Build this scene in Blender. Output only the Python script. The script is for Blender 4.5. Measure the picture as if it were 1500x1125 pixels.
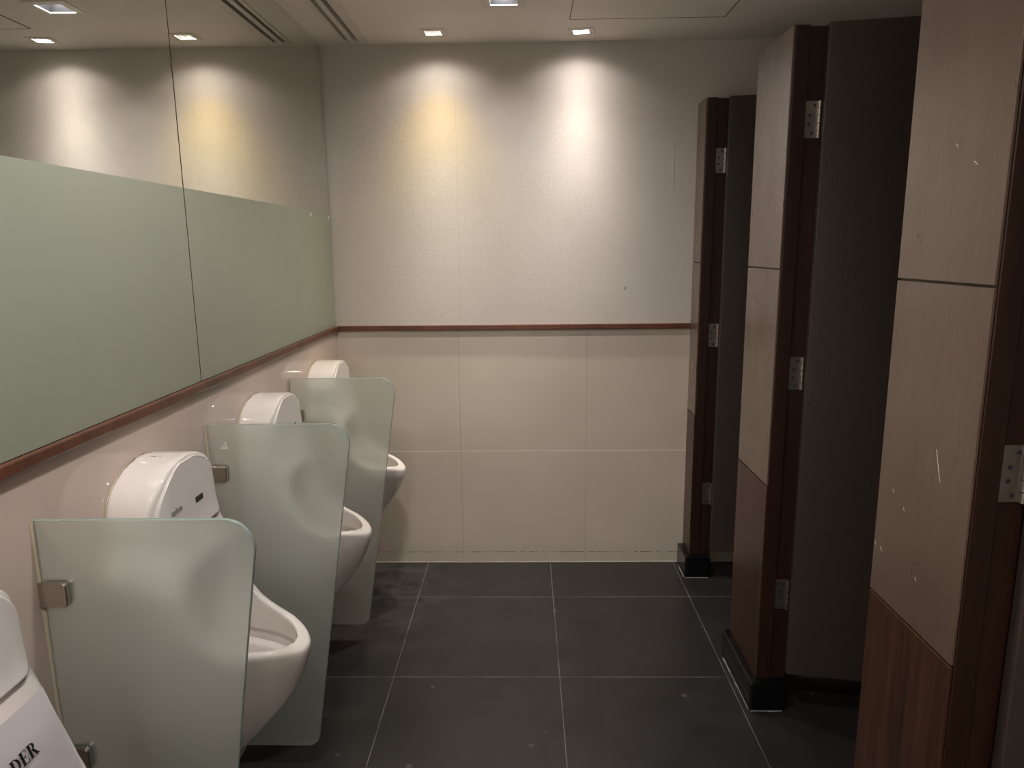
import bpy, bmesh, math, random
from mathutils import Vector, Matrix
random.seed(4)
PI = math.pi
S = bpy.context.scene
C = S.collection
for o in list(bpy.data.objects):
    bpy.data.objects.remove(o)

# ---------------------------------------------------------------- camera, world, exposure
CAM_F, PITCH, YAW, ROLL, CAM_H = 1041.27, 10.787, 1.105, -0.6165, 1.5173
a, b, c = [math.radians(v) for v in (PITCH, YAW, ROLL)]
F = Vector((-math.sin(b)*math.cos(a), math.cos(b)*math.cos(a), -math.sin(a)))
R = Vector((math.cos(b), math.sin(b), 0)); U = R.cross(F)
R2 = R*math.cos(c)+U*math.sin(c); U2 = -R*math.sin(c)+U*math.cos(c)
cam = bpy.data.cameras.new('camera'); cam.sensor_width = 36; cam.lens = CAM_F/1500*36
cam.clip_start = .02
co = bpy.data.objects.new('camera', cam); C.objects.link(co)
m = Matrix.Identity(4)
for i in range(3):
    m[i][0] = R2[i]; m[i][1] = U2[i]; m[i][2] = -F[i]
m.translation = (0, 0, CAM_H)
co.matrix_world = m
S.camera = co
W = bpy.data.worlds.new('world'); S.world = W; W.use_nodes = True
W.node_tree.nodes['Background'].inputs[0].default_value = (.02, .02, .02, 1)
S.view_settings.view_transform = 'Standard'; S.view_settings.look = 'None'
S.view_settings.gamma = 1; S.view_settings.exposure = 1.72
S.view_settings.use_curve_mapping = False

# lamp table: name-less rows  x, y, size x, size y, twist, colour, spot power, cone, blend, tilt(x,y), lamp glow
WARM, NEUT, COOL = (1, .80, .50), (1, .87, .74), (1, .95, .925)
LAMPS = [
    (-.3665, 3.113, .105, .095, 0, (1, 1, 1), 47.0, 160, .2, 'halogen', 14),
    (.238, 3.130, .105, .085, math.radians(-9), (1, 1, 1), 40.0, 160, .2, 'spot', 16),
    (-.068, 2.745, .158, .15, 0, COOL, 30.0, 150, .3, 'flood', 18),
    (-.30, 1.40, .158, .15, 0, COOL, 62.0, 176, .1, 'wide', 18),  # this row and the next: unseen lamps, placed by guess for overall light
    (-.30, 0.15, .158, .15, 0, COOL, 75.0, 176, .1, 'wide', 18),
    (-.50, -1.43, .105, .095, 0, (1, 1, 1), 230.0, 160, .2, 'spot', 18),  # unseen pair, added to bounce fill light off the wall behind the camera
    (.20, -1.43, .105, .095, 0, (1, 1, 1), 230.0, 160, .2, 'spot', 18),
]
# beam profiles: (angle from the axis in degrees, r, g, b)
PROF = {
    'spot': [(0, .50, .450, .41), (9, .47, .425, .387), (15, .35, .316, .288), (21, .19, .172, .156), (29, .080, .0725, .0655), (38, .036, .0326, .0297), (50, .0175, .0159, .0145), (60, .0098, .0089, .0081), (67, .002, .0018, .0016), (74, 0, 0, 0)],
    'halogen': [(0, .46, .42, .345), (9, .42, .38, .30), (15, .25, .215, .155), (21, .145, .116, .066), (29, .080, .062, .034), (36, .044, .035, .0225), (44, .0215, .0193, .0168), (60, .0088, .0080, .0072), (67, .002, .0018, .0016), (74, 0, 0, 0)],
    'wide': [(0, .20, .20, .20), (28, .20, .20, .20), (42, .21, .21, .21), (50, .19, .19, .19), (58, .12, .12, .12), (68, .055, .055, .055), (80, .015, .015, .015), (88, 0, 0, 0)],
    'flood': [(0, .55, .55, .55), (15, .50, .50, .50), (28, .34, .34, .34), (40, .17, .17, .17), (55, .06, .06, .06), (68, .015, .015, .015), (76, 0, 0, 0)],
}
def profile(L, tab):
    L.use_nodes = True; t = L.node_tree; em = t.nodes['Emission']
    tc = t.nodes.new('ShaderNodeTexCoord'); sx = t.nodes.new('ShaderNodeSeparateXYZ'); t.links.new(tc.outputs['Normal'], sx.inputs[0])
    ab = t.nodes.new('ShaderNodeMath'); ab.operation = 'ABSOLUTE'; t.links.new(sx.outputs[2], ab.inputs[0])
    ac = t.nodes.new('ShaderNodeMath'); ac.operation = 'ARCCOSINE'; t.links.new(ab.outputs[0], ac.inputs[0])
    dv = t.nodes.new('ShaderNodeMath'); dv.operation = 'DIVIDE'; dv.inputs[1].default_value = PI/2; t.links.new(ac.outputs[0], dv.inputs[0])
    r = t.nodes.new('ShaderNodeValToRGB'); el = r.color_ramp.elements
    while len(el) < len(tab): el.new(.5)
    for e, (g, *c_) in zip(el, tab): e.position = g/90; e.color = (*c_, 1)
    t.links.new(dv.outputs[0], r.inputs[0]); t.links.new(r.outputs[0], em.inputs['Color'])
XL, D, ZC, ZR = -.877, 3.278, 2.388, 1.173        # left wall, back wall, ceiling, top of rail
XS, YF = 2.30, -1.6                                # far wall inside the stalls, wall behind the camera

# ---------------------------------------------------------------- materials
def mat(name, col, rough=.5, metal=0, **kw):
    M = bpy.data.materials.new(name); M.use_nodes = True
    p = M.node_tree.nodes['Principled BSDF']
    p.inputs['Base Color'].default_value = (*col, 1)
    p.inputs['Roughness'].default_value = rough; p.inputs['Metallic'].default_value = metal
    for k, v in kw.items(): p.inputs[k.replace('_', ' ')].default_value = v
    return M
class N:
    def __init__(s, M): s.M = M; s.t = M.node_tree; s.p = s.t.nodes['Principled BSDF']
    def new(s, ty, **kw):
        n = s.t.nodes.new(ty)
        for k, v in kw.items(): setattr(n, k, v)
        return n
    def link(s, x, y): s.t.links.new(x, y)
    def math(s, op, x, y=None, clamp=False):
        n = s.new('ShaderNodeMath', operation=op); n.use_clamp = clamp
        for i, v in enumerate((x, y)):
            if v is None: continue
            if isinstance(v, (int, float)): n.inputs[i].default_value = v
            else: s.link(v, n.inputs[i])
        return n.outputs[0]
    def pos(s):
        g = s.new('ShaderNodeNewGeometry'); x = s.new('ShaderNodeSeparateXYZ'); s.link(g.outputs['Position'], x.inputs[0])
        return g.outputs['Position'], x.outputs
    def noise(s, vec, scale, detail=3, rough=.5, stretch=None):
        if stretch:
            mp = s.new('ShaderNodeMapping'); mp.inputs['Scale'].default_value = stretch; s.link(vec, mp.inputs[0]); vec = mp.outputs[0]
        n = s.new('ShaderNodeTexNoise'); n.inputs['Scale'].default_value = scale
        n.inputs['Detail'].default_value = detail; n.inputs['Roughness'].default_value = rough
        s.link(vec, n.inputs['Vector']); return n.outputs['Fac']
    def ramp(s, fac, stops):
        r = s.new('ShaderNodeValToRGB'); el = r.color_ramp.elements
        while len(el) < len(stops): el.new(.5)
        for e, (p_, c_) in zip(el, stops): e.position = p_; e.color = (*c_, 1) if len(c_) == 3 else c_
        s.link(fac, r.inputs[0]); return r.outputs[0]
    def mix(s, fac, A, B):
        n = s.new('ShaderNodeMix', data_type='RGBA')
        if isinstance(fac, (int, float)): n.inputs[0].default_value = fac
        else: s.link(fac, n.inputs[0])
        for i, v in ((6, A), (7, B)):
            if isinstance(v, tuple): n.inputs[i].default_value = (*v, 1)
            else: s.link(v, n.inputs[i])
        return n.outputs[2]
    def bump(s, h, strength=.2, dist=.002):
        n = s.new('ShaderNodeBump'); n.inputs['Strength'].default_value = strength; n.inputs['Distance'].default_value = dist
        s.link(h, n.inputs['Height']); s.link(n.outputs[0], s.p.inputs['Normal'])
    def lines(s, coord, off, pitch, w):      # 1 on joint lines
        v = s.math('DIVIDE', s.math('SUBTRACT', coord, off), pitch)
        v = s.math('SUBTRACT', s.math('FRACT', s.math('ADD', v, 100.5)), .5)
        return s.math('LESS_THAN', s.math('MULTIPLY', s.math('ABSOLUTE', v), pitch), w/2)
    def base(s, x): s.link(x, s.p.inputs['Base Color'])
    def rough(s, x): s.link(x, s.p.inputs['Roughness'])

def m_wallpaper():
    M = mat('woven_wallpaper', (.60, .54, .47), .75); n = N(M); P, x = n.pos()
    w1 = n.noise(P, 60, 2, .6, (1, 1, 9)); w2 = n.noise(P, 60, 2, .6, (9, 1, 1)); big = n.noise(P, 1.6, 3)
    col = n.ramp(n.math('ADD', n.math('MULTIPLY', n.math('ADD', w1, w2), .25), n.math('MULTIPLY', big, .5)),
                 [(.3, (.545, .503, .462)), (.7, (.650, .605, .560))])
    dx = n.math('DIVIDE', n.math('SUBTRACT', n.math('ADD', x[0], n.math('MULTIPLY', n.noise(P, 9, 2), .02)), .668), .004)
    zin = n.math('MULTIPLY', n.math('GREATER_THAN', x[2], 1.76), n.math('LESS_THAN', x[2], 1.96))
    crease = n.math('MULTIPLY', n.math('MULTIPLY', n.math('POWER', 2.718, n.math('MULTIPLY', n.math('MULTIPLY', dx, dx), -1)), zin), 1.5)
    seam = n.lines(x[0], -.298, 3, .0018)
    n.base(n.mix(n.math('MULTIPLY', seam, .35), col, (.38, .33, .28)))
    n.bump(n.math('ADD', n.math('ADD', w1, w2), n.math('ADD', n.math('MULTIPLY', n.noise(P, 5, 2), .5), crease)), .30, .003); return M
def m_walltile(side):
    base = (.60, .53, .45) if side == 'b' else (.60, .49, .425)
    M = mat('glazed_wall_tile_'+('sand' if side == 'b' else 'blush'), base, .16); n = N(M); P, x = n.pos()
    if side == 'b':
        jv = n.lines(x[0], -.311, .597, .0022); jh = n.lines(x[2], .568, 5, .0032); j = n.math('MAXIMUM', jv, jh)
    else:
        j = n.lines(x[2], .568, 5, .002)
    sk = n.lines(x[2], .054, 10, .003)
    grime = n.math('MULTIPLY', n.math('GREATER_THAN', n.noise(P, 45, 4, .7), .48), sk)
    low = n.math('MULTIPLY', n.math('SUBTRACT', .12, x[2], True), n.math('MULTIPLY', n.noise(P, 30, 5, .7, (1, 1, .5)), 5.), True)
    c1 = n.ramp(n.noise(P, 2.2, 3), [(.3, tuple(v*.95 for v in base)), (.7, tuple(min(1, v*1.05) for v in base))])
    c2 = n.mix(low, c1, (.42, .37, .31))
    if side == 'b': c3 = n.mix(jh, n.mix(jv, c2, (.36, .32, .27)), (.82, .76, .69))
    else: c3 = n.mix(j, c2, tuple(v*.85 for v in base))
    n.base(n.mix(grime, c3, (.08, .06, .05)))
    n.rough(n.math('ADD', n.math('MULTIPLY', j, .5), .10 if side == 'b' else .05))
    n.bump(n.math('MULTIPLY', j, -1), .4, .001); return M
def m_floor():
    M = mat('charcoal_floor_tile', (.03, .03, .029), .42); n = N(M); P, x = n.pos()
    j = n.math('MAXIMUM', n.lines(x[0], -.4842, .6, .0025), n.lines(x[1], 2.919, .6, .0025))
    cl = n.ramp(n.noise(P, 3.5, 6, .65), [(.3, (.0135, .0126, .0120)), (.75, (.023, .0214, .0203))])
    # dried splashes near the urinal side of the back wall
    dx = n.math('SUBTRACT', .1, n.math('ADD', x[0], .35)); dy = n.math('SUBTRACT', x[1], 2.35)
    reg = n.math('MULTIPLY', n.math('MULTIPLY', dx, 3.2, True), n.math('MULTIPLY', dy, 1.8, True), True)
    wet = n.math('MULTIPLY', reg, n.ramp(n.noise(P, 9, 6, .75), [(.42, (0, 0, 0)), (.62, (1, 1, 1))]))
    cl = n.mix(n.math('MULTIPLY', wet, .75), cl, (.060, .057, .054))
    def spots(scale, thr, rnd, seed):
        v = n.new('ShaderNodeTexVoronoi'); v.inputs['Scale'].default_value = scale; v.inputs['Randomness'].default_value = 1
        mp = n.new('ShaderNodeMapping'); mp.inputs['Location'].default_value = (seed, seed*.7, 0); n.link(P, mp.inputs[0]); n.link(mp.outputs[0], v.inputs['Vector'])
        sx = n.new('ShaderNodeSeparateColor'); n.link(v.outputs['Color'], sx.inputs[0])
        return n.math('MULTIPLY', n.math('LESS_THAN', v.outputs['Distance'], thr), n.math('GREATER_THAN', sx.outputs[0], rnd))
    cl = n.mix(n.math('MULTIPLY', spots(9, .085, .62, 3.1), .35), cl, (.16, .15, .14))
    cl = n.mix(n.math('MULTIPLY', spots(14, .09, .80, 7.7), .7), cl, (.008, .008, .008))
    cl = n.mix(spots(11, .018, .7, 5.3), cl, (.55, .55, .52))
    jc = n.ramp(n.noise(P, 7, 3), [(.3, (.06, .056, .053)), (.65, (.20, .19, .175))])
    n.base(n.mix(j, cl, jc))
    n.rough(n.ramp(n.noise(P, 6, 5, .7), [(.3, (.30,)*3), (.7, (.46,)*3)]))
    n.bump(n.noise(P, 160, 2), .06, .001); return M
def m_wood(name, c0, c1, rough, stripes=40, fine=260, coat=0.0):
    M = mat(name, c0, rough); n = N(M); P, x = n.pos()
    g = n.noise(P, stripes, 3, .6, (1, 1, .035)); f = n.noise(P, fine, 2, .6, (1, 1, .03))
    n.base(n.ramp(n.math('ADD', n.math('MULTIPLY', g, .65), n.math('MULTIPLY', f, .35)), [(.36, c0), (.64, c1)]))
    n.p.inputs['Coat Weight'].default_value = coat; n.p.inputs['Coat Roughness'].default_value = .2
    n.bump(f, .12, .0006); return M
def m_veneer():
    M = mat('satin_light_veneer', (.14, .1, .07), .30); n = N(M); P, x = n.pos()
    f = n.noise(P, 240, 3, .6, (1, 1, .04)); g = n.noise(P, 9, 3, .6, (1, 1, .25))
    col = n.ramp(n.math('ADD', n.math('MULTIPLY', f, .45), n.math('MULTIPLY', g, .55)), [(.3, (.098, .058, .042)), (.7, (.148, .096, .072))])
    n.base(col)
    n.rough(n.ramp(n.noise(P, 14, 5, .7, (1, 1, .5)), [(.35, (.27,)*3), (.7, (.40,)*3)]))
    n.p.inputs['Specular IOR Level'].default_value = .75; n.p.inputs['Coat Weight'].default_value = .5; n.p.inputs['Coat Roughness'].default_value = .26
    n.bump(f, .06, .0004); return M
def m_glass():
    M = bpy.data.materials.new('frosted_green_glass'); M.use_nodes = True; n = N(M); P, x = n.pos()
    n.p.inputs['Base Color'].default_value = (.90, .965, .925, 1); n.p.inputs['Transmission Weight'].default_value = 1
    n.p.inputs['Roughness'].default_value = .30; n.p.inputs['IOR'].default_value = 1.35
    tr = n.new('ShaderNodeBsdfTranslucent'); tr.inputs[0].default_value = (.95, .98, .93, 1)
    df = n.new('ShaderNodeBsdfDiffuse'); df.inputs[0].default_value = (.78, .81, .75, 1)
    m1 = n.new('ShaderNodeMixShader'); m1.inputs[0].default_value = .45; n.link(tr.outputs[0], m1.inputs[1]); n.link(df.outputs[0], m1.inputs[2])
    m2 = n.new('ShaderNodeMixShader'); n.link(n.p.outputs[0], m2.inputs[1]); n.link(m1.outputs[0], m2.inputs[2])
    # small dried specks on the frosting
    v = n.new('ShaderNodeTexVoronoi'); v.inputs['Scale'].default_value = 26; n.link(P, v.inputs['Vector'])
    sx = n.new('ShaderNodeSeparateColor'); n.link(v.outputs['Color'], sx.inputs[0])
    sp = n.math('MULTIPLY', n.math('LESS_THAN', v.outputs['Distance'], .075), n.math('GREATER_THAN', sx.outputs[0], .78))
    n.link(n.math('ADD', .23, n.math('MULTIPLY', sp, .35)), m2.inputs[0])
    gl = n.new('ShaderNodeBsdfGlossy'); gl.inputs['Roughness'].default_value = .07
    fr = n.new('ShaderNodeFresnel'); fr.inputs[0].default_value = 1.45
    m3 = n.new('ShaderNodeMixShader'); n.link(n.math('MULTIPLY', fr.outputs[0], .8), m3.inputs[0]); n.link(m2.outputs[0], m3.inputs[1]); n.link(gl.outputs[0], m3.inputs[2])
    n.link(m3.outputs[0], n.t.nodes['Material Output'].inputs[0]); return M
def m_emit(name, col, st):
    M = bpy.data.materials.new(name); M.use_nodes = True; n = N(M)
    n.p.inputs['Base Color'].default_value = (.9, .9, .9, 1)
    n.p.inputs['Emission Color'].default_value = (*col, 1); n.p.inputs['Emission Strength'].default_value = st; return M
def m_frost():
    M = mat('frosted_mirror_film', (.42, .47, .34), .5, .35); n = N(M); P, x = n.pos()
    n.base(n.ramp(n.noise(P, 1.5, 3), [(.3, (.40, .44, .35)), (.7, (.45, .485, .385))]))
    n.rough(n.ramp(n.noise(P, 12, 4), [(.3, (.42,)*3), (.7, (.5,)*3)])); return M
def m_ceil():
    M = mat('ceiling_paint', (.8, .74, .66), .7); n = N(M); P, x = n.pos()
    n.base(n.ramp(n.noise(P, 2, 3), [(.3, (.86, .81, .75)), (.7, (.90, .85, .79))]))
    n.bump(n.noise(P, 25, 3), .05, .002); return M

M = dict(
    paper=m_wallpaper(), tileb=m_walltile('b'), tilel=m_walltile('l'), floor=m_floor(), ceil=m_ceil(),
    veneer=m_veneer(), walnut=m_wood('striped_walnut_veneer', (.022, .008, .0045), (.082, .034, .018), .32, 28, 200),
    jamb=m_wood('dark_red_brown_wood', (.016, .0052, .0026), (.032, .0108, .0054), .45, 30, 200),
    rail=m_wood('varnished_rail_wood', (.085, .030, .016), (.16, .060, .032), .3, 8, 60),
    door=mat('grey_brown_laminate', (.06, .05, .04), .5), black=mat('polished_black_stone', (.004, .004, .0045), .1),
    steel=mat('brushed_steel', (.46, .42, .38), .36, 1), nickel=mat('tarnished_nickel', (.50, .47, .42), .25, 1),
    dark=mat('dark_void', (.01, .01, .01), .8), ceramic=mat('white_ceramic', (.80, .745, .70), .09, Coat_Weight=.3),
    lid=mat('white_cover', (.76, .71, .675), .3), glass=m_glass(), edge=mat('glass_edge', (.50, .62, .57), .15, Transmission_Weight=.5),
    mirror=mat('mirror_silver', (.80, .81, .765), .0, 1), frost=m_frost(), sheet=mat('white_paper', (.84, .80, .82), .6),
    ink=mat('black_ink', (.01, .01, .01), .5), grey=mat('grey_print', (.30, .28, .27), .5), sensor=mat('sensor_window', (.004, .004, .005), .1),
    silicone=mat('yellowed_silicone', (.52, .47, .34), .35), grout=mat('white_grout', (.30, .285, .265), .7),
    fitting=mat('white_metal_trim', (.80, .75, .69), .4), reflector=mat('lamp_reflector', (.75, .76, .8), .18, 1),
    darkin=mat('dark_lamp_housing', (.03, .03, .035), .4), etch=mat('white_etched_mark', (.75, .78, .74), .5),
    plaster=mat('stall_wall_paint', (.30, .27, .23), .7))
# laminate grain
_n = N(M['door']); _P, _x = _n.pos(); _n.base(_n.ramp(_n.noise(_P, 260, 2, .6, (1, 1, .2)), [(.3, (.040, .029, .0225)), (.7, (.054, .040, .031))]))

# ---------------------------------------------------------------- helpers
def obj(name, bm, m, parent=None, smooth=False):
    me = bpy.data.meshes.new(name)
    if isinstance(bm, bmesh.types.BMesh):
        bmesh.ops.recalc_face_normals(bm, faces=bm.faces); bm.to_mesh(me); bm.free()
    else: me = bm
    o = bpy.data.objects.new(name, me); C.objects.link(o)
    for k in (m if isinstance(m, (list, tuple)) else [m]): me.materials.append(k)
    if smooth:
        for p in me.polygons: p.use_smooth = True
    if parent: o.parent = parent
    return o
def tag(o, label=None, cat=None, group=None, kind=None):
    if label: o['label'] = label
    if cat: o['category'] = cat
    if group: o['group'] = group
    if kind: o['kind'] = kind
    return o
def thing(name, loc, rz, label, cat, group=None):
    o = bpy.data.objects.new(name, None); C.objects.link(o); o.location = loc; o.rotation_euler = (0, 0, rz)
    return tag(o, label, cat, group)
def struct(name, bm, m, smooth=False): return tag(obj(name, bm, m, None, smooth), kind='structure')
def box(bm, x0, x1, y0, y1, z0, z1, bev=0, seg=2, mi=0):
    r = bmesh.ops.create_cube(bm, size=1); vs = r['verts']
    bmesh.ops.scale(bm, verts=vs, vec=(x1-x0, y1-y0, z1-z0)); bmesh.ops.translate(bm, verts=vs, vec=((x0+x1)/2, (y0+y1)/2, (z0+z1)/2))
    fs = {f for v in vs for f in v.link_faces}
    for f in fs: f.material_index = mi
    if bev:
        es = list({e for v in vs for e in v.link_edges})
        bmesh.ops.bevel(bm, geom=es, offset=bev, segments=seg, affect='EDGES', profile=.5)
    return bm
def B(*a_, **k): return box(bmesh.new(), *a_, **k)
def cyl(bm, p0, p1, r, n=20):
    p0, p1 = Vector(p0), Vector(p1); d = p1-p0
    rot = d.to_track_quat('Z', 'Y').to_matrix().to_4x4(); rot.translation = (p0+p1)/2
    bmesh.ops.create_cone(bm, cap_ends=True, segments=n, radius1=r, radius2=r, depth=d.length, matrix=rot); return bm
def prism(bm, pts, ax, lo, hi):
    """closed outline pts (2D) extruded along axis ax (0,1,2) from lo to hi"""
    def P(p, v):
        q = list(p); q.insert(ax, v); return q
    A = [bm.verts.new(P(p, lo)) for p in pts]; Bv = [bm.verts.new(P(p, hi)) for p in pts]
    bm.faces.new(A[::-1]); bm.faces.new(Bv); n = len(pts)
    for i in range(n): bm.faces.new((A[i], A[(i+1) % n], Bv[(i+1) % n], Bv[i]))
    return bm
def rounded(pts, rad, seg=8):
    """round the corners of a polygon; rad per corner"""
    out = []; n = len(pts)
    for i in range(n):
        p = Vector(pts[i]); q = Vector(pts[i-1]); r = Vector(pts[(i+1) % n]); k = rad[i] if isinstance(rad, (list, tuple)) else rad
        if k <= 0: out.append(tuple(p)); continue
        u = (q-p).normalized(); v = (r-p).normalized(); ang = u.angle(v); t = k/math.tan(ang/2)
        cen = p+(u+v).normalized()*(k/math.sin(ang/2)); s0 = p+u*t; s1 = p+v*t
        a0 = s0-cen; a1 = s1-cen; tot = a0.angle(a1)
        for j in range(seg+1):
            f = j/seg; w = (math.sin((1-f)*tot)*a0+math.sin(f*tot)*a1)/math.sin(tot); out.append(tuple(cen+w))
    return out

# ---------------------------------------------------------------- room shell
struct('floor', B(XL-.1, XS, YF, D+.1, -.1, 0), M['floor'])
# ceiling with real openings for the lamps, the diffuser and an access hatch seam
SLOTS = [(-.751, -.7345), (-.7135, -.6945)]
holes = [(x-sx*.32, x+sx*.32, y-sy*.32, y+sy*.32) for x, y, sx, sy, *_ in LAMPS] + [(s0-.004, s1+.004, YF+.3, 3.215) for s0, s1 in SLOTS]
xs = sorted({XL-.1, XS, *[h[0] for h in holes], *[h[1] for h in holes]}); ys = sorted({YF, D+.1, *[h[2] for h in holes], *[h[3] for h in holes]})
bm = bmesh.new(); vv = {}
def cv(i, j, z):
    if (i, j, z) not in vv: vv[i, j, z] = bm.verts.new((xs[i], ys[j], z))
    return vv[i, j, z]
for i in range(len(xs)-1):
    for j in range(len(ys)-1):
        cx, cy = (xs[i]+xs[i+1])/2, (ys[j]+ys[j+1])/2
        if any(h[0] < cx < h[1] and h[2] < cy < h[3] for h in holes): continue
        bm.faces.new([cv(i, j, ZC), cv(i, j+1, ZC), cv(i+1, j+1, ZC), cv(i+1, j, ZC)])
for f in list(bm.faces): pass
ce = bmesh.ops.extrude_face_region(bm, geom=list(bm.faces)); bmesh.ops.translate(bm, verts=[g for g in ce['geom'] if isinstance(g, bmesh.types.BMVert)], vec=(0, 0, .012))
struct('ceiling', bm, M['ceil'])
struct('ceiling_void', B(XL-.1, XS, YF, D+.1, ZC+.16, ZC+.2), M['dark'])
bm = B(XL-.1, XS, D, D+.1, ZR-.01, ZC, mi=0); box(bm, XL-.1, XS, D-.002, D+.1, 0, ZR-.01, mi=1)
struct('wall_back', bm, [M['paper'], M['tileb']])
bm = B(XL-.1, XL, YF, D, 0, ZR-.01, mi=0); box(bm, XL-.1, XL-.006, YF, D, ZR-.01, ZC, mi=1)
struct('wall_left', bm, [M['tilel'], M['dark']])
struct('wall_right', B(XS, XS+.1, YF, D+.1, 0, ZC), M['plaster'])
struct('wall_front', B(XL-.1, XS, YF-.1, YF, 0, ZC), M['ceil'])
struct('trim_1', B(XL, XS, D-.017, D, 1.149, ZR, bev=.003), M['rail'])
struct('trim_2', B(XL-.001, XL+.014, YF, D-.017, 1.150, ZR, bev=.003), M['rail'])
# dirty grout bead along the floor edge of the back wall
bm = bmesh.new(); y = XL+.01
while y < .73:
    w = random.uniform(.02, .09); h = random.uniform(.0015, .004)
    box(bm, y, min(.735, y+w), D-.003-h*1.3, D-.001, 0, h, bev=.0008, seg=1); y += w+random.choice([0, 0, .006])
struct('trim_3', bm, M['grout'])

# ---------------------------------------------------------------- mirror panels
ZF = 1.680
def mirror(y0, y1, label):
    t = thing('wall_mirror', (XL, y0, ZR), 0, label, 'mirror', 'mirror panels above the urinals')
    obj('mirror_glass', B(-.006, 0, 0, y1-y0, .001, ZC-ZR-.001, bev=.0006, seg=1), M['mirror'], t)
    f = obj('frosted_band', B(0, .0006, .001, y1-y0-.001, .001, ZF-ZR), M['frost'], t); tag(f, 'frosted pale green lower band')
    return t
mr = mirror(1.8785, D-.006, 'mirror panel over the farther urinals, frosted green below, ending at the back wall corner')
for (cy, cz, n_) in ((1.105, .494, 9), (1.38, .494, 3)):
    pts = [(cy-.012, cz+.003)]
    for k in range(n_): pts.append((cy-.012+.024*k/(n_-1)+random.uniform(-.002, .002), cz-random.uniform(.004, .022 if k < 5 else .01)))
    pts.append((cy+.012, cz+.003)); tag(obj('scratch', prism(bmesh.new(), pts, 0, .0006, .0010), M['etch'], mr), 'white chipped patch at the top edge of the frosting')
mirror(-.60, 1.8745, 'nearer mirror panel, left of the dark vertical seam, with frosted green lower part')

# ---------------------------------------------------------------- ceiling fittings
labels = ['square recessed downlight near back wall casting the warm yellow pool, left of the pair',
          'crooked square recessed downlight near back wall, right of the pair, casting the whiter pool',
          'larger square recessed downlight cut by the top edge, between the back wall pair']
for i, (x, y, sx, sy, tw, col, pw, cone, blend, pr, glow) in enumerate(LAMPS):
    t = thing('recessed_downlight', (x, y, ZC), tw, labels[i] if i < 3 else 'unseen square recessed downlight, added by guess in the ceiling for the overall light, %s' % ['', '', '', 'over the nearest glass screen', 'straight above the camera', 'farther back, mirror side', 'farther back, cubicle side'][i], 'ceiling light',
              'recessed ceiling downlights')
    ix, iy = sx*.31, sy*.31
    bm = bmesh.new(); ox, oy = sx/2, sy/2
    for (a0, a1, b0, b1) in ((-ox, -ix, -oy, oy), (ix, ox, -oy, oy), (-ix, ix, -oy, -iy), (-ix, ix, iy, oy)):
        box(bm, a0, a1, b0, b1, -.004, -.0002)
    bmesh.ops.remove_doubles(bm, verts=bm.verts, dist=1e-5)
    obj('frame', bm, M['fitting'], t)
    bm = bmesh.new(); H = .075; q = .62       # tapered reflector, open at the bottom
    lo = [bm.verts.new(v) for v in ((-ix, -iy, 0), (ix, -iy, 0), (ix, iy, 0), (-ix, iy, 0))]
    hi = [bm.verts.new((v.co.x*q, v.co.y*q, H)) for v in lo]
    for k in range(4): bm.faces.new((lo[k], lo[(k+1) % 4], hi[(k+1) % 4], hi[k]))
    bm.faces.new(hi)
    obj('reflector', bm, M['darkin'] if i >= 2 else M['reflector'], t)
    bm = bmesh.new(); cyl(bm, (0, 0, .028), (0, 0, .06), ix*.62, 24)
    l = obj('lamp', bm, m_emit('lamp_glow', (1, .96, .92) if i != 0 else (1, .9, .7), glow), t)
    L = bpy.data.lights.new('lamp_light', 'SPOT'); L.energy = pw; L.color = col; L.spot_size = math.radians(cone); L.spot_blend = blend
    L.shadow_soft_size = .055 if pr == 'wide' else .02
    profile(L, PROF[pr])
    lo_ = bpy.data.objects.new('lamp_light', L); C.objects.link(lo_); lo_.location = (x, y, ZC-.008)

t = thing('slot_diffuser', (-.712, 0, ZC), 0, 'long white ceiling air diffuser with two black slots beside the mirror', 'air vent')
bm = bmesh.new(); y0, y1 = YF+.28, 3.232; ed = [-.768, SLOTS[0][0], SLOTS[0][1], SLOTS[1][0], SLOTS[1][1], -.656]
for k in (0, 2, 4): box(bm, ed[k]+.712, ed[k+1]+.712, y0, y1, -.0035, -.0002)
for (q0, q1) in SLOTS: box(bm, q0+.712, q1+.712, 3.21, y1, -.0035, -.0002)
obj('frame', bm, M['fitting'], t)
for q0, q1 in SLOTS:
    bm = bmesh.new(); mid = (q0+q1)/2+.712
    box(bm, q0+.712-.003, q0+.712-.0015, y0+.03, 3.205, 0.0125, .06); box(bm, q1+.712+.0015, q1+.712+.003, y0+.03, 3.205, .0125, .06)
    box(bm, q0+.712-.003, q1+.712+.003, y0+.03, 3.205, .06, .062); so = obj('slot', bm, M['dark'], t)
    obj('fin', B(q0+.712+.004, q0+.712+.0055, y0+.03, 3.2, .004, .010), M['fitting'], so)
t = thing('ceiling_hatch', (.48, 2.673, ZC), 0, 'flush square access panel outlined in the ceiling right of the downlights', 'access panel')
obj('panel', B(-.297, .297, -.297, .297, -.0016, -.0002), M['ceil'], t)
bm = bmesh.new()
for (x0, x1, y0_, y1_) in ((-.3, .3, -.3, -.2975), (-.3, .3, .2975, .3), (-.3, -.2975, -.2975, .2975), (.2975, .3, -.2975, .2975)): box(bm, x0, x1, y0_, y1_, -.0021, -.0002)
obj('seam', bm, M['jamb'], t)

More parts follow.
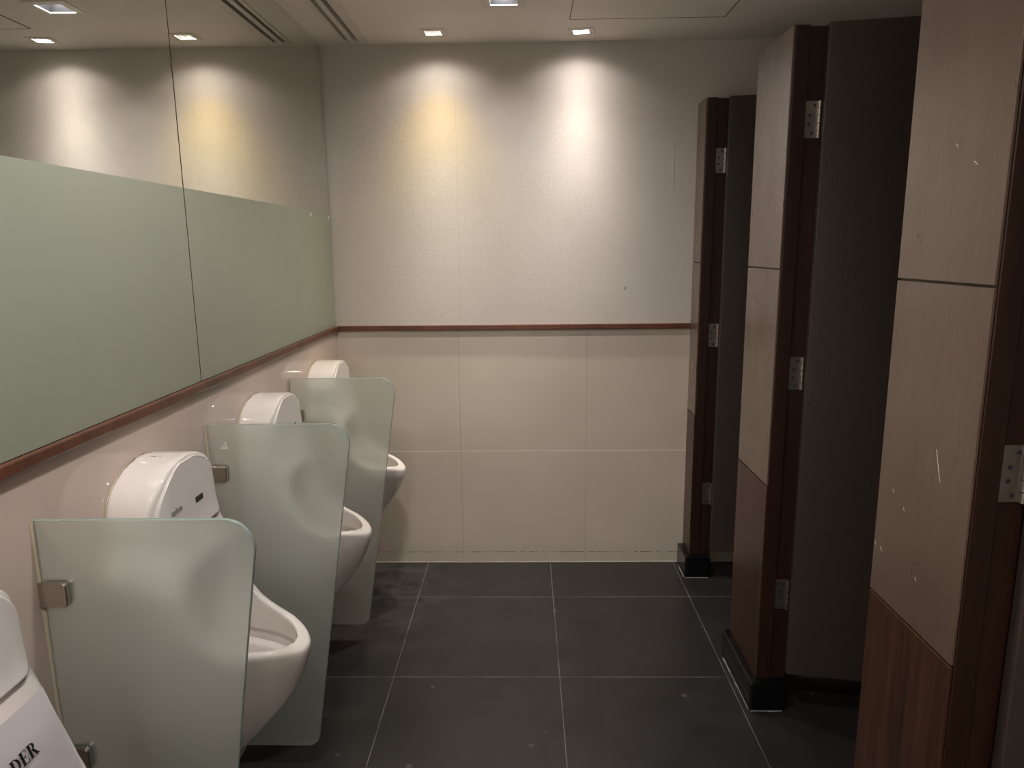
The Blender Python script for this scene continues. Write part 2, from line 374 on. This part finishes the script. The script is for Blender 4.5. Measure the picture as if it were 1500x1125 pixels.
# ---------------------------------------------------------------- cubicle pilasters
XP = .76; PW = .308; ZT = 2.125; ZJ = (.770, 1.448)
def pilaster(yn, yf, label):
    """yn: near end, yf: far end"""
    t = thing('cubicle_pilaster', (XP, yn, 0), 0, label, 'cubicle post', 'wood faced posts between the toilet cubicles')
    w = yf-yn
    core = bmesh.new()
    box(core, .006, .047, 0, w-.003, .1005, ZT, bev=.0015, seg=1)
    box(core, .0471, .098, .009, w-.012, .1005, ZT-.002)
    obj('core', core, M['jamb'], t)
    g = .0022; zs = [.101, ZJ[0], ZJ[1], ZT]
    for k, nm, mm in ((0, 'lower_panel', 'walnut'), (1, 'middle_panel', 'veneer'), (2, 'upper_panel', 'veneer')):
        o = obj(nm, B(0, .0058, .0035, w-.001, zs[k]+(g if k else 0), zs[k+1]-(g if k < 2 else 0), bev=.0009, seg=1), M[mm], t)
        if k == 0: tag(o, 'darker striped walnut panel')
    p = bmesh.new(); box(p, -.025, .092, -.028, w+.012 if yf < D-.02 else w, 0, .1, bev=.006, seg=3)
    obj('plinth', p, M['black'], t)
    p = bmesh.new()
    for k in range(9):
        u = -.022+.105*k/9; box(p, u, u+.0125, -.028-random.uniform(.002, .005), -.027, 0, .0022, bev=.0008, seg=1)
    for k in range(int(w/.03)):
        v = -.02+k*.03; box(p, -.025-random.uniform(.001, .004), -.0245, v, v+.031, 0, .0022, bev=.0008, seg=1)
    obj('grout_bead', p, M['grout'], t)
    return t
pilaster(3.130, D-.003, 'short wood faced cubicle post standing against the back wall')
pilaster(2.157, 2.465, 'wood faced cubicle post with full height visible, in the middle of the row')
post3 = pilaster(1.170, 1.478, 'nearest wood faced cubicle post at the right, scratched and glossy, top cut off')

def scratches(post, y0, segs):
    for (ya, za), (yb, zb) in segs:
        bm_ = bmesh.new(); dv = Vector((0, yb-ya, zb-za)); pn = Vector((0, -dv.z, dv.y)).normalized()*.0007
        prism(bm_, [(ya-y0+pn.y, za+pn.z), (ya-y0-pn.y, za-pn.z), (yb-y0-pn.y*.4, zb-pn.z*.4), (yb-y0+pn.y*.4, zb+pn.z*.4)], 0, -.0003, .0002)
        tag(obj('scratch', bm_, M['etch'], post), 'pale scratch in the veneer')
scratches(post3, 1.170, [((1.283, 1.144), (1.274, 1.118)), ((1.274, 1.118), (1.262, 1.087)), ((1.42, 1.02), (1.416, 1.012)), ((1.375, .996), (1.369, .989)),
                         ((1.484-.01, .884), (1.467, .875)), ((1.447, .880), (1.441, .873)), ((1.311, .876), (1.305, .870)), ((1.262, 1.654), (1.250, 1.647)), ((1.318, 1.690), (1.313, 1.683))])
# ---------------------------------------------------------------- doors
def door(y, ang, label):
    t = thing('cubicle_door', (.845, y, 0), 0, label, 'cubicle door', 'dark laminate cubicle doors')
    d = bpy.data.objects.new('leaf', None); bpy.data.objects.remove(d)
    lm = B(.003, .60, -.0, .034, .134, ZT-.001, bev=.003)
    rot = Matrix.Rotation(-math.radians(90-ang), 4, 'Z'); bmesh.ops.transform(lm, matrix=rot, verts=lm.verts)
    obj('leaf', lm, M['door'], t)
    # three hinges on the jamb of the post
    for z in (1.872, 1.132, .40):
        h = bmesh.new(); yy = .0355
        box(h, -.037, -.002, yy-.003, yy, z-.051, z+.051, bev=.0008, seg=1)
        ho = obj('hinge', h, M['steel'], t)
        kn = bmesh.new()
        for k in range(5): cyl(kn, (.002, yy-.006, z-.051+k*.0206), (.002, yy-.006, z-.051+k*.0206+.0188), .0052, 16)
        obj('knuckle', kn, M['steel'], ho)
        for (sx_, sz) in ((-.012, .038), (-.024, .012), (-.025, -.013), (-.016, -.038)):
            s = bmesh.new(); cyl(s, (sx_, yy-.0045, z+sz), (sx_, yy-.002, z+sz), .0042, 16); obj('screw', s, M['darkin'], ho)
    return t
door(3.100, 83, 'dark door ajar beside the far post at the back wall')
door(2.130, 80, 'dark door standing open between the middle and nearest posts')
door(1.140, 80, 'dark door at the bottom right edge, hinged on the nearest post')
# thin dividing walls inside the row of stalls
for k, y in enumerate((2.31, 1.324)):
    tag(obj('stall_partition', B(.859, XS-.002, y-.015, y+.015, .12, ZT-.03, bev=.002, seg=1), M['door']),
        'dark laminate partition wall hidden behind the %s post' % ('middle' if k == 0 else 'nearest'), 'partition', 'partitions inside the cubicles')

# ---------------------------------------------------------------- urinals
def lerp(tab, z):                # smooth monotone curve through the table
    if z <= tab[0][0]: return tab[0][1]
    if z >= tab[-1][0]: return tab[-1][1]
    for i in range(len(tab)-1):
        if z <= tab[i+1][0]: break
    def sl(k): return (tab[k+1][1]-tab[k][1])/(tab[k+1][0]-tab[k][0])
    def tang(k):
        if k == 0: return sl(0)
        if k == len(tab)-1: return sl(k-1)
        p, q = sl(k-1), sl(k); return 0 if p*q <= 0 else 2*p*q/(p+q)
    h = tab[i+1][0]-tab[i][0]; u = (z-tab[i][0])/h; m0, m1 = tang(i)*h, tang(i+1)*h
    return (2*u**3-3*u*u+1)*tab[i][1]+(u**3-2*u*u+u)*m0+(-2*u**3+3*u*u)*tab[i+1][1]+(u**3-u*u)*m1
SB = [(.24, .05), (.27, .105), (.325, .183), (.40, .255), (.483, .318), (.546, .348), (.59, .360), (.66, .358), (.75, .255), (.80, .200), (.85, .156), (.89, .129), (.93, .119), (1.08, .108)]
SC = [(.597, .40), (.6, .362), (.612, .335), (.625, .30), (.638, .25), (.655, .210), (.685, .178), (.75, .153), (.80, .139), (.85, .130), (.88, .122), (.93, .113), (1.075, .105)]
WB = [(.24, .03), (.27, .055), (.325, .085), (.40, .118), (.483, .145), (.546, .156), (.60, .162), (.70, .172), (.80, .175), (.93, .168), (1.08, .166)]
NN = [(.3, 2.0), (.62, 2.0), (.8, 2.5), (.90, 3.6), (1.08, 4.2)]
def arch(z):                    # half width of the rounded top
    if z < .93: return .30
    v = (z-.93)/.137
    return .155*max(0, 1-v**2.6)**.5
def archb(z): return arch(z) if z >= .93 else .155+4.2*(.93-z)**2
def loft(secs, n=40):
    """secs: list of (z, [(s,t)...])"""
    bm = bmesh.new(); rows = [[bm.verts.new((s, t_, z)) for s, t_ in pts] for z, pts in secs]
    for A_, B_ in zip(rows, rows[1:]):
        k = len(A_)
        for i in range(k): bm.faces.new((A_[i], A_[(i+1) % k], B_[(i+1) % k], B_[i]))
    bm.faces.new(rows[0][::-1]); bm.faces.new(rows[-1]); bmesh.ops.recalc_face_normals(bm, faces=bm.faces)
    return bm
def section(sb, wb, nn, sc=9, tc=9, s0=0, n=44):
    pts = []
    for i in range(n+1):
        th = -PI/2+PI*i/n; ct, st = max(0, math.cos(th)), math.sin(th)
        t_ = wb*math.copysign(abs(st)**(2/nn), st); s = s0+max(.004, sb-s0)*ct**(2/nn)
        pts.append((max(s0, min(s, sc)) if 0 < i < n else s0, max(-tc, min(tc, t_))))
    return pts
def tmp_obj(bm):
    me = bpy.data.meshes.new('t'); bm.to_mesh(me); bm.free(); o = bpy.data.objects.new('t', me); C.objects.link(o); return o
zs = [.24, .25, .262, .28, .30]+[.325+.0125*i for i in range(22)]+[.6, .606, .612, .618, .625, .632, .638, .646, .655, .67, .685, .71]+[.74+.02*i for i in range(11)]
zs += [.95, .965, .98, .995, 1.008, 1.018, 1.028, 1.036, 1.043, 1.049, 1.054, 1.058, 1.0615, 1.0640, 1.0660, 1.0668]
zs = sorted(set(round(z, 4) for z in zs))
NB = 150
body = tmp_obj(loft([(z, section(lerp(SB, z), lerp(WB, z), lerp(NN, z), lerp(SC, z), max(.004, archb(z)), 0, NB)) for z in zs]))
def cut(z, ins, s0=.045):
    sb = lerp(SB, z)-ins*1.1; wb = lerp(WB, z)-ins; return (z, section(max(.02, sb), max(.01, wb), lerp(NN, z), 9, 9, s0, 120))
cs = []
for z in (.566, .58, .59, .6, .62, .64, .66, 0.70, .74, .77, .79): cs.append(cut(z, .030))
for z, ex in ((.805, .033), (.820, .041), (.833, .056), (.842, .078), (.847, .100)): cs.append(cut(z, ex))
# the rim keeps its wall thickness although the body narrows upward
cA = tmp_obj(loft(cs))
cB = tmp_obj(loft([(z, cut(.57, i_, .05)[1]) for z, i_ in ((.40, .115), (.405, .105), (.42, .090), (.45, .075), (.49, .060), (.525, .052), (.545, .046), (.549, .017), (.573, .016))]))
md = body.modifiers.new('r0', 'REMESH'); md.mode = 'VOXEL'; md.voxel_size = .005
for q in (cA, cB):
    md = body.modifiers.new('b', 'BOOLEAN'); md.operation = 'DIFFERENCE'; md.solver = 'EXACT'; md.object = q
md = body.modifiers.new('r', 'REMESH'); md.mode = 'VOXEL'; md.voxel_size = .0036; md.use_smooth_shade = True
md = body.modifiers.new('s', 'SMOOTH'); md.iterations = 14; md.factor = .5
bpy.context.view_layer.update()
body_mesh = bpy.data.meshes.new_from_object(body.evaluated_get(bpy.context.evaluated_depsgraph_get()))
body_mesh.name = 'ceramic_body'
for q in (cA, cB, body): bpy.data.objects.remove(q)
for p in body_mesh.polygons: p.use_smooth = True

def text_mesh(txt, size, ext=.0004):
    cu = bpy.data.curves.new('t', 'FONT'); cu.body = txt; cu.size = size; cu.extrude = ext; cu.align_x = 'CENTER'; cu.align_y = 'CENTER'
    o = bpy.data.objects.new('t', cu); C.objects.link(o); bpy.context.view_layer.update()
    me = bpy.data.meshes.new_from_object(o.evaluated_get(bpy.context.evaluated_depsgraph_get())); bpy.data.objects.remove(o); return me
def front(t_, z):
    n_ = lerp(NN, z); q = min(abs(t_)/lerp(WB, z), .97)
    return min(lerp(SC, z), lerp(SB, z)*(1-q**n_)**(1/n_))
t = thing('wall_urinal', (XL, .84, 0), 0, '', 'urinal', 'white wall hung urinals')
urinal0 = t
obj('ceramic_body', body_mesh, M['ceramic'], t)
# sensor cover: arched plate following the front
bm = bmesh.new(); rows = []
nz = 34; nu = 28
for i in range(nz+1):
    f = i/nz; z = .888+.1695*(1-(1-f)**1.5)
    wt = archb(min(max(z, .93)+.006, 1.0665))-.0105
    if z < .926: wt = .100+.0375*math.sqrt(max(0, 1-((.926-z)/.0385)**2))
    else: wt = min(wt, .1375+(z-.926)*.05)
    z_ = z
    wt = max(.006, wt)
    rows.append([(u/nu*2-1, wt, z_) for u in range(nu+1)])
Fv = [[bm.verts.new((front(u*w, z)+.0045, u*w, z+(.006*(1-u*u) if False else 0))) for u, w, z in r] for r in rows]
Bv = [[bm.verts.new((front(u*w, z)-.02, u*w, z)) for u, w, z in r] for r in rows]
for i in range(nz):
    for k in range(nu):
        bm.faces.new((Fv[i][k], Fv[i][k+1], Fv[i+1][k+1], Fv[i+1][k])); bm.faces.new((Bv[i][k], Bv[i+1][k], Bv[i+1][k+1], Bv[i][k+1]))
    bm.faces.new((Fv[i][0], Fv[i+1][0], Bv[i+1][0], Bv[i][0])); bm.faces.new((Fv[i][nu], Bv[i][nu], Bv[i+1][nu], Fv[i+1][nu]))
for k in range(nu):
    bm.faces.new((Fv[0][k], Bv[0][k], Bv[0][k+1], Fv[0][k+1])); bm.faces.new((Fv[nz][k], Fv[nz][k+1], Bv[nz][k+1], Bv[nz][k]))
bmesh.ops.recalc_face_normals(bm, faces=bm.faces)
es = [e for e in bm.edges if len(e.link_faces) == 2 and e.calc_face_angle() > .9 and max(v.co.x for v in e.verts) > .05 and any(v in sum(Fv, []) for v in e.verts) and all(v in sum(Fv, []) for v in e.verts)]
bmesh.ops.bevel(bm, geom=es, offset=.003, segments=3, affect='EDGES')
lid = obj('sensor_cover', bm, M['lid'], t, True)
sw = obj('sensor_window', prism(bmesh.new(), rounded([(.010, .949), (.046, .949), (.046, .962), (.010, .962)], .0015, 3), 0, front(.06, .95)-.002, front(.03, .95)+.0052), M['sensor'], lid)
lg = obj('lettering', text_mesh('nahm', .0225), M['grey'], lid)
tv = Vector((front(-.060, .964)-front(-.096, .964), .036, 0)).normalized(); uv = Vector((front(-.078, .972)-front(-.078, .956), 0, .016)).normalized(); nv = tv.cross(uv).normalized(); uv = nv.cross(tv)
pv = Vector((front(.078, .964)+.0045, -.078, .964))+nv*.0008
lg.matrix_basis = Matrix(((tv.x, uv.x, nv.x, pv.x), (tv.y, uv.y, nv.y, pv.y), (tv.z, uv.z, nv.z, pv.z), (0, 0, 0, 1)))
vent = bmesh.new()
box(vent, .034, .046, -.012, -.006, 1.0600, 1.0672, bev=.001, seg=1); box(vent, .050, .058, -.010, -.006, 1.0600, 1.0672, bev=.001, seg=1)
obj('top_marking', vent, M['grey'], t)
seal = bmesh.new()                       # sealant line where the ceramic meets the wall
oz = [.30+.02*i for i in range(32)]+[.935+.01*i for i in range(12)]+[1.052, 1.057, 1.061, 1.0645, 1.0665]
for sg in (-1, 1):
    prev = None
    for z in oz:
        w = min(lerp(WB, z), archb(z))
        ring = [seal.verts.new((s, sg*(w+o_), z)) for s, o_ in ((.0005, -.004), (.0005, .0022), (.003, .0006), (.003, -.004))]
        if prev:
            for k in range(4): seal.faces.new((prev[k], prev[(k+1) % 4], ring[(k+1) % 4], ring[k]))
        prev = ring
obj('sealant', seal, M['silicone'], t, True)

def copy_tree(o, parent=None):
    c_ = o.copy(); C.objects.link(c_)
    if parent: c_.parent = parent
    for ch in list(o.children): copy_tree(ch, c_)
    return c_
ul = ['white urinal at the lower left corner with a paper notice taped on it',
      'white urinal behind the nearest glass screen, with black sensor window visible',
      'white urinal between the second and third glass screens',
      'farthest white urinal, beside the back wall']
for k in range(4):
    o = urinal0 if k == 0 else copy_tree(urinal0)
    o.location = (XL, (.848, 1.535, 2.228, 2.92)[k], 0); o['label'] = ul[k]

# paper notice: serif capitals built from strokes
def glyph(bm, ch, x, h):
    """bold roman capitals; returns advance"""
    st, th, se = .21*h, .075*h, .05*h
    def r(x0, x1, y0, y1): box(bm, x+x0*h, x+x1*h, y0*h, y1*h, 0, .0004)
    def ring(cx, cy, ox, oy, ix_, iy_, a0=0, a1=360):
        n = 28; A_ = []
        for i in range(n+1):
            an = math.radians(a0+(a1-a0)*i/n); A_.append((x+(cx+ox*math.cos(an))*h, (cy+oy*math.sin(an))*h, x+(cx+ix_*math.cos(an))*h, (cy+iy_*math.sin(an))*h))
        for p, q in zip(A_, A_[1:]):
            vs = [bm.verts.new((px, py, .0004)) for px, py in ((p[0], p[1]), (q[0], q[1]), (q[2], q[3]), (p[2], p[3]))]
            try: bm.faces.new(vs)
            except ValueError: pass
    def quad(*pts): bm.faces.new([bm.verts.new((x+px*h, py*h, .0004)) for px, py in pts])
    if ch == 'O': ring(.42, .5, .40, .51, .19, .45); return .86*h
    if ch == 'U': r(.10, .30, .35, 1); r(.66, .74, .35, 1); ring(.42, .36, .32, .37, .14, .30, 180, 360); r(0, .40, .95, 1); r(.55, .85, .95, 1); return .88*h
    if ch == 'T': r(.28, .49, 0, 1); r(.18, .59, 0, .05); r(.02, .75, .93, 1); r(.02, .07, .72, 1); r(.70, .75, .72, 1); return .80*h
    if ch == 'F': r(.10, .31, 0, 1); r(.02, .39, 0, .05); r(.02, .66, .94, 1); r(.62, .66, .72, 1); r(.31, .5, .48, .54); r(.47, .51, .36, .66); return .72*h
    if ch == 'E': r(.10, .31, 0, 1); r(.02, .68, 0, .06); r(.02, .66, .94, 1); r(.62, .66, .72, 1); r(.64, .69, 0, .28); r(.31, .5, .48, .54); r(.47, .51, .36, .66); return .76*h
    if ch == 'D': r(.10, .31, 0, 1); r(.02, .36, 0, .06); r(.02, .36, .94, 1); ring(.34, .5, .47, .5, .25, .44, -90, 90); return .88*h
    if ch == 'R': r(.10, .31, 0, 1); r(.02, .39, 0, .05); r(.02, .40, .94, 1); ring(.36, .735, .34, .265, .13, .205, -90, 90); quad((.33, .50), (.55, .50), (.84, .03), (.60, .03)); r(.58, .90, 0, .05); return .90*h
    return .30*h
P0 = Vector((-.7210, .942, .884)); dn = Vector((.0455, 0, -.145)).normalized(); nx = Vector((0, 1, 0)); nrm = nx.cross(-dn).normalized()
t = thing('paper_notice', (0, 0, 0), 0, 'white paper notice with black serif lettering taped to the urinal at lower left', 'notice')
t.matrix_world = Matrix(((nx.x, -dn.x, nrm.x, P0.x), (nx.y, -dn.y, nrm.y, P0.y), (nx.z, -dn.z, nrm.z, P0.z), (0, 0, 0, 1)))
bm = bmesh.new(); nxs, nys = 18, 12; g = []
for i in range(nxs+1):
    g.append([bm.verts.new((-.297*i/nxs, -.21*k/nys, .0012*math.sin(i*.7)*math.sin(k*.5)+.03*max(0, (k/nys-.7)/.3)**2)) for k in range(nys+1)])
for i in range(nxs):
    for k in range(nys): bm.faces.new((g[i][k], g[i][k+1], g[i+1][k+1], g[i+1][k]))
bmesh.ops.solidify(bm, geom=list(bm.faces), thickness=.0003)
obj('sheet', bm, M['sheet'], t)
bm = bmesh.new(); word = 'OUT OF ORDER'; hh = .0200
adv = 0; tmp = bmesh.new()
for ch in word: adv += glyph(tmp, ch, 0, hh)*1.0
tmp.free(); x = -.054-adv
for ch in word: x += glyph(bm, ch, x, hh)
bmesh.ops.translate(bm, verts=bm.verts, vec=(0, -.0690, .0026)); obj('lettering', bm, M['ink'], t)

# ---------------------------------------------------------------- glass screens between the urinals
def screen(y, label, chip=False):
    t = thing('urinal_screen', (XL, y, 0), 0, label, 'glass screen', 'frosted glass screens between the urinals')
    out = rounded([(.003, .068), (.252, .068), (.402, 1.053), (.003, 1.053)], [0, .036, .052, 0], 10)
    bm = prism(bmesh.new(), out, 1, -.005, .005)
    es = [e for e in bm.edges if abs(e.verts[0].co.y-e.verts[1].co.y) < 1e-6]
    bmesh.ops.bevel(bm, geom=es, offset=.0012, segments=1, affect='EDGES')
    gl = obj('glass_panel', bm, M['glass'], t)
    # clear polished edge
    rim = bmesh.new(); prev = None; pts = out[1:-1] if False else out
    n = len(pts); cen = Vector((.2, .56))
    for i in range(n):
        p = Vector(pts[i]); dr = Vector((pts[(i+1) % n][0]-pts[i-1][0], pts[(i+1) % n][1]-pts[i-1][1])).normalized(); nn_ = Vector((dr.y, -dr.x))
        ring = [rim.verts.new((p.x+nn_.x*o_, yy, p.y+nn_.y*o_)) for o_, yy in ((.0001, -.0042), (.0014, -.003), (.0014, .003), (.0001, .0042))]
        if prev:
            for k in range(3): rim.faces.new((prev[k], prev[k+1], ring[k+1], ring[k]))
        prev = ring
    obj('polished_edge', rim, M['edge'], t, True)
    for z in (.914, .580, .225):
        cl = bmesh.new()
        o_ = rounded([(0, -.0235), (.053, -.0235), (.053, .0235), (0, .0235)], [0, .009, .009, 0], 5)
        o_ = [(p[0], p[1]+z) for p in o_]
        for ya, yb in ((-.0145, -.0052), (.0052, .0145)):
            k = prism(cl, o_, 1, ya, yb)
        box(cl, 0, .010, -.0052, .0052, z-.0235, z+.0235)
        bmesh.ops.bevel(cl, geom=[e for e in cl.edges if e.is_manifold and len(e.link_faces) == 2 and e.calc_face_angle() > 1 and abs(abs(e.verts[0].co.y)-.0145) < 1e-5 and abs(abs(e.verts[1].co.y)-.0145) < 1e-5], offset=.0022, segments=3, affect='EDGES')
        obj('wall_clamp', cl, M['nickel'], t)
    sl = bmesh.new(); prev = None
    for i in range(60):
        z = .07+.982*i/59; r1 = .004+.0015*random.random(); r2 = .004+.004*random.random()
        ring = [sl.verts.new(v) for v in ((.0006, -.005-r1, z), (.003, -.0055-r1*.4, z), (r2, -.0058, z), (.0035, -.0053, z), (.0006, -.004, z))]
        if prev:
            for k in range(4): sl.faces.new((prev[k], prev[k+1], ring[k+1], ring[k]))
        prev = ring
    obj('silicone_seal', sl, M['silicone'], t, True)
    return t
screen(1.180, 'nearest frosted glass screen, with two wall clamps visible and rounded outer corner')
g2 = screen(1.875, 'second frosted glass screen from the camera, with small etched mark in its corner')
bm = bmesh.new()
for (x0, x1, z0, z1) in ((0, .020, 0, .0035), (.002, .006, .005, .009), (.008, .012, .005, .010), (.014, .018, .005, .012), (.004, .016, .013, .0155), (.012, .015, .016, .021)):
    box(bm, .040+x0, .040+x1, -.0056, -.0052, .985+z0, .985+z1)
obj('etched_mark', bm, M['etch'], g2)
screen(2.570, 'farthest frosted glass screen, nearest to the back wall')
# small items: smudge marks on the wallpaper
bm = bmesh.new(); prism(bm, rounded([(.452, 1.325), (.463, 1.327), (.465, 1.338), (.460, 1.345), (.455, 1.341)], .002, 3), 1, D-.0008, D)
tag(obj('wall_scuff', bm, mat('scuffed_grey', (.36, .33, .29), .7)), 'small grey scuff on the wallpaper above the wooden rail, right of centre', 'scuff mark')
